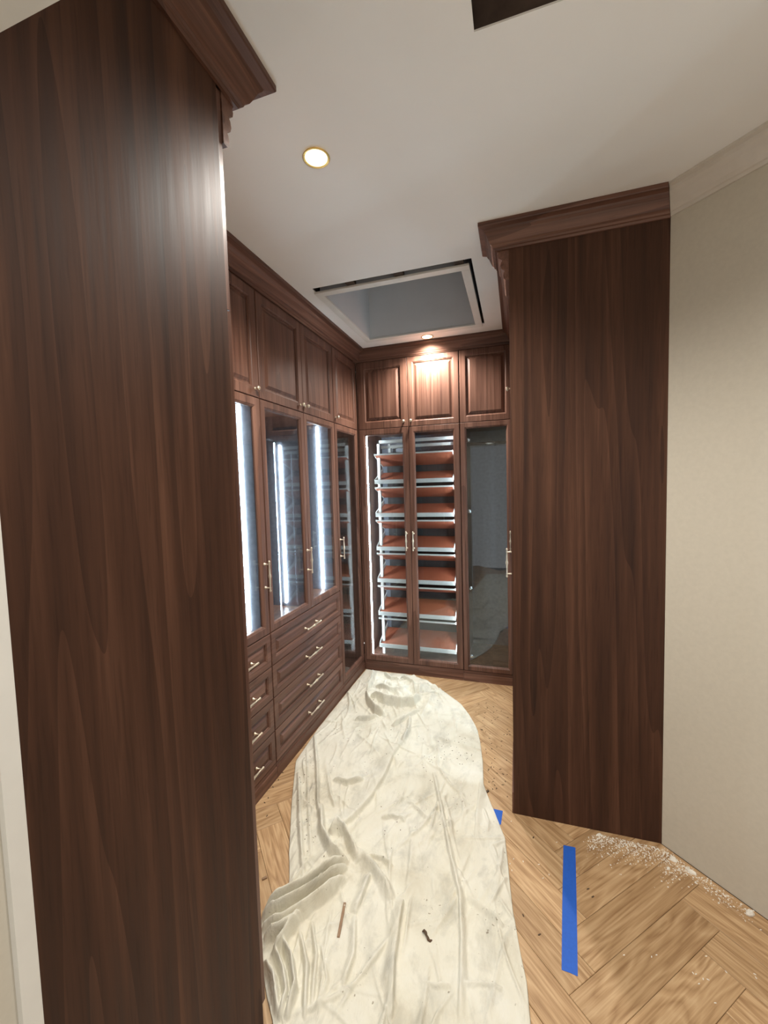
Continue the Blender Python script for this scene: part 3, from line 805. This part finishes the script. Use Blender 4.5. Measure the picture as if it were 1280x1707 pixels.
for k in range(1700):
    s = rnd.random()**1.3
    bx, by = floor_pt(np.interp(s, (0,.22,.42,.55,.78,1), (995,1058,1105,1130,1180,1252)), np.interp(s, (0,.22,.42,.55,.78,1), (1389,1403,1413,1432,1468,1520)))
    d = abs(rnd.gauss(0, .06 if s < .6 else .025)); a = rnd.random()*6.3
    if s > .65 and rnd.random() < .6: continue
    r = rnd.choice((.0008, .0010, .0012, .0014, .0018, .0026)); x = bx-d*.5+rnd.gauss(0, .012); y = by-d*.85-.004
    if x+y > 2.582 or y > 1.990: continue
    lump(mb, x, y, 0, r*1.3, r, r*.8, a, rnd)
for (u, v) in ((850,1440),(856,1432),(853,1451),(872,1436),(898,1441),(915,1458),(852,1369),(928,1404),(905,1464),(1086,1595),(1094,1592),(1160,1624),(1172,1632),(1180,1633),(1165,1640),(1155,1622),(1040,1592),(1258,1624),(1260,1630),(1192,1672),(1177,1594),(1210,1620),(1268,1550),(1242,1535),(1200,1500),(1228,1494)):
    x, y = floor_pt(u, v); lump(mb, x, y, 0, .004, .0016, .0014, rnd.random()*3, rnd)
o = obj('plaster_dust', mb, PLASTER, loc=(.5, 1.85, 0)); tag(o, 'white plaster crumbs scattered along the foot of the pale wall', 'debris', kind='stuff')
mb = MB()
for k in range(95):
    u, v = rnd.uniform(775, 850), rnd.uniform(1165, 1330); x, y = floor_pt(u, v)
    xe = np.interp(y, [p[0] for p in RB], [p[1] for p in RB])
    if x < xe+.03 or x > -.05: continue
    lump(mb, x, y, 0, rnd.uniform(.003, .008), .0022, .0018, rnd.random()*3, rnd)
for (u, v) in ((441,1338),(447,1330),(455,1312),(445,1360),(471,1288),(464,1300),(889,1396),(872,1526),(899,1558),(980,1482),(988,1495)):
    x, y = floor_pt(u, v); lump(mb, x, y, 0, .007, .0026, .002, rnd.random()*3, rnd)
o = obj('wood_shavings', mb, DARKBIT, loc=(-.1, 2.5, 0)); tag(o, 'dark wood shavings sprinkled on the bare oak floor', 'debris', kind='stuff')
mb = MB()
for (cu, cv, ru, rv, n_) in ((505, 1270, 14, 60, 26), (742, 1248, 40, 18, 26), (775, 1262, 20, 22, 18), (560, 1215, 50, 30, 14), (650, 1210, 90, 60, 16), (716, 1280, 12, 22, 10), (515, 1380, 12, 40, 12), (640, 1400, 120, 60, 10)):
    for k in range(n_):
        x, y = floor_pt(cu+rnd.gauss(0, .6)*ru, cv+rnd.gauss(0, .6)*rv)
        a0 = np.interp(y, [p[0] for p in LB], [p[1] for p in LB]); b0 = np.interp(y, [p[0] for p in RB], [p[1] for p in RB])
        if not (a0+.03 < x < b0-.03): continue
        lump(mb, x, y, cloth_z(x, y)-.0006, rnd.uniform(.0018, .005), .0018, .0018, rnd.random()*3, rnd)
o = obj('cloth_debris', mb, DARKBIT, loc=(-.6, 2.0, 0)); tag(o, 'dark specks and shavings scattered over the cream drop cloth', 'debris', kind='stuff')
# brown off-cut stick, curled scrap, pegs
def stick(name, pa, pb, w, h, label, cat, mat, onc=True):
    (ax_, ay_), (bx_, by_) = floor_pt(*pa), floor_pt(*pb)
    d = Vector((bx_-ax_, by_-ay_, 0)).normalized(); nrm = Vector((-d.y, d.x, 0))*w/2
    za = cloth_z(ax_, ay_) if onc else 0; zb_ = cloth_z(bx_, by_) if onc else 0
    a, b = Vector((ax_, ay_, za)), Vector((bx_, by_, zb_))
    vs = [a-nrm, a+nrm, b+nrm, b-nrm]; vs += [p+Vector((0,0,h)) for p in vs]
    tag(obj(name, MB().add(vs, [(0,3,2,1),(4,5,6,7),(0,1,5,4),(1,2,6,5),(2,3,7,6),(3,0,4,7)]), mat, loc=tuple(a), bevel=.0006), label, cat)
STICK = plain('brown_offcut', srgb(150, 120, 92), .7, 0, .08, 40)
stick('wood_stick', (575,1513), (564,1568), .010, .004, 'thin flat brown wood stick lying on the drop cloth', 'stick', STICK)
stick('wood_peg', (804,1326), (814,1319), .010, .007, 'short dark wood peg on the oak floor beside the cloth edge', 'peg', DARKBIT, False)
stick('wood_chip', (437,1467), (445,1463), .010, .006, 'small pale wood chip on the oak floor below the narrow drawers', 'chip', STICK, False)
mb = MB()
(px_, py_) = floor_pt(712, 1567); zc = cloth_z(px_, py_)
pts = [Vector((px_-.020+.040*a_, py_+.011-.022*a_+.005*math.sin(a_*7), zc+.004+.004*math.sin(a_*5))) for a_ in [k/14 for k in range(15)]]
vs = []; fs = []
for k, p_ in enumerate(pts):
    r_ = .0032+.0025*abs(math.sin(k*.9)); 
    if k in (0, 14): r_ = .0015
    for j in range(7):
        a_ = 2*math.pi*j/7; vs.append(p_+Vector((.35*r_*math.cos(a_), r_*math.cos(a_), r_*.7*math.sin(a_))))
for k in range(14):
    for j in range(7): fs.append((k*7+j, k*7+(j+1)%7, (k+1)*7+(j+1)%7, (k+1)*7+j))
fs += [tuple(range(7)), tuple(98+j for j in range(7))]
mb.add(vs, fs)
o = obj('curled_scrap', mb, DARKBIT, loc=(px_, py_, zc), smooth=True); tag(o, 'small curled dark brown scrap lying on the drop cloth', 'scrap')
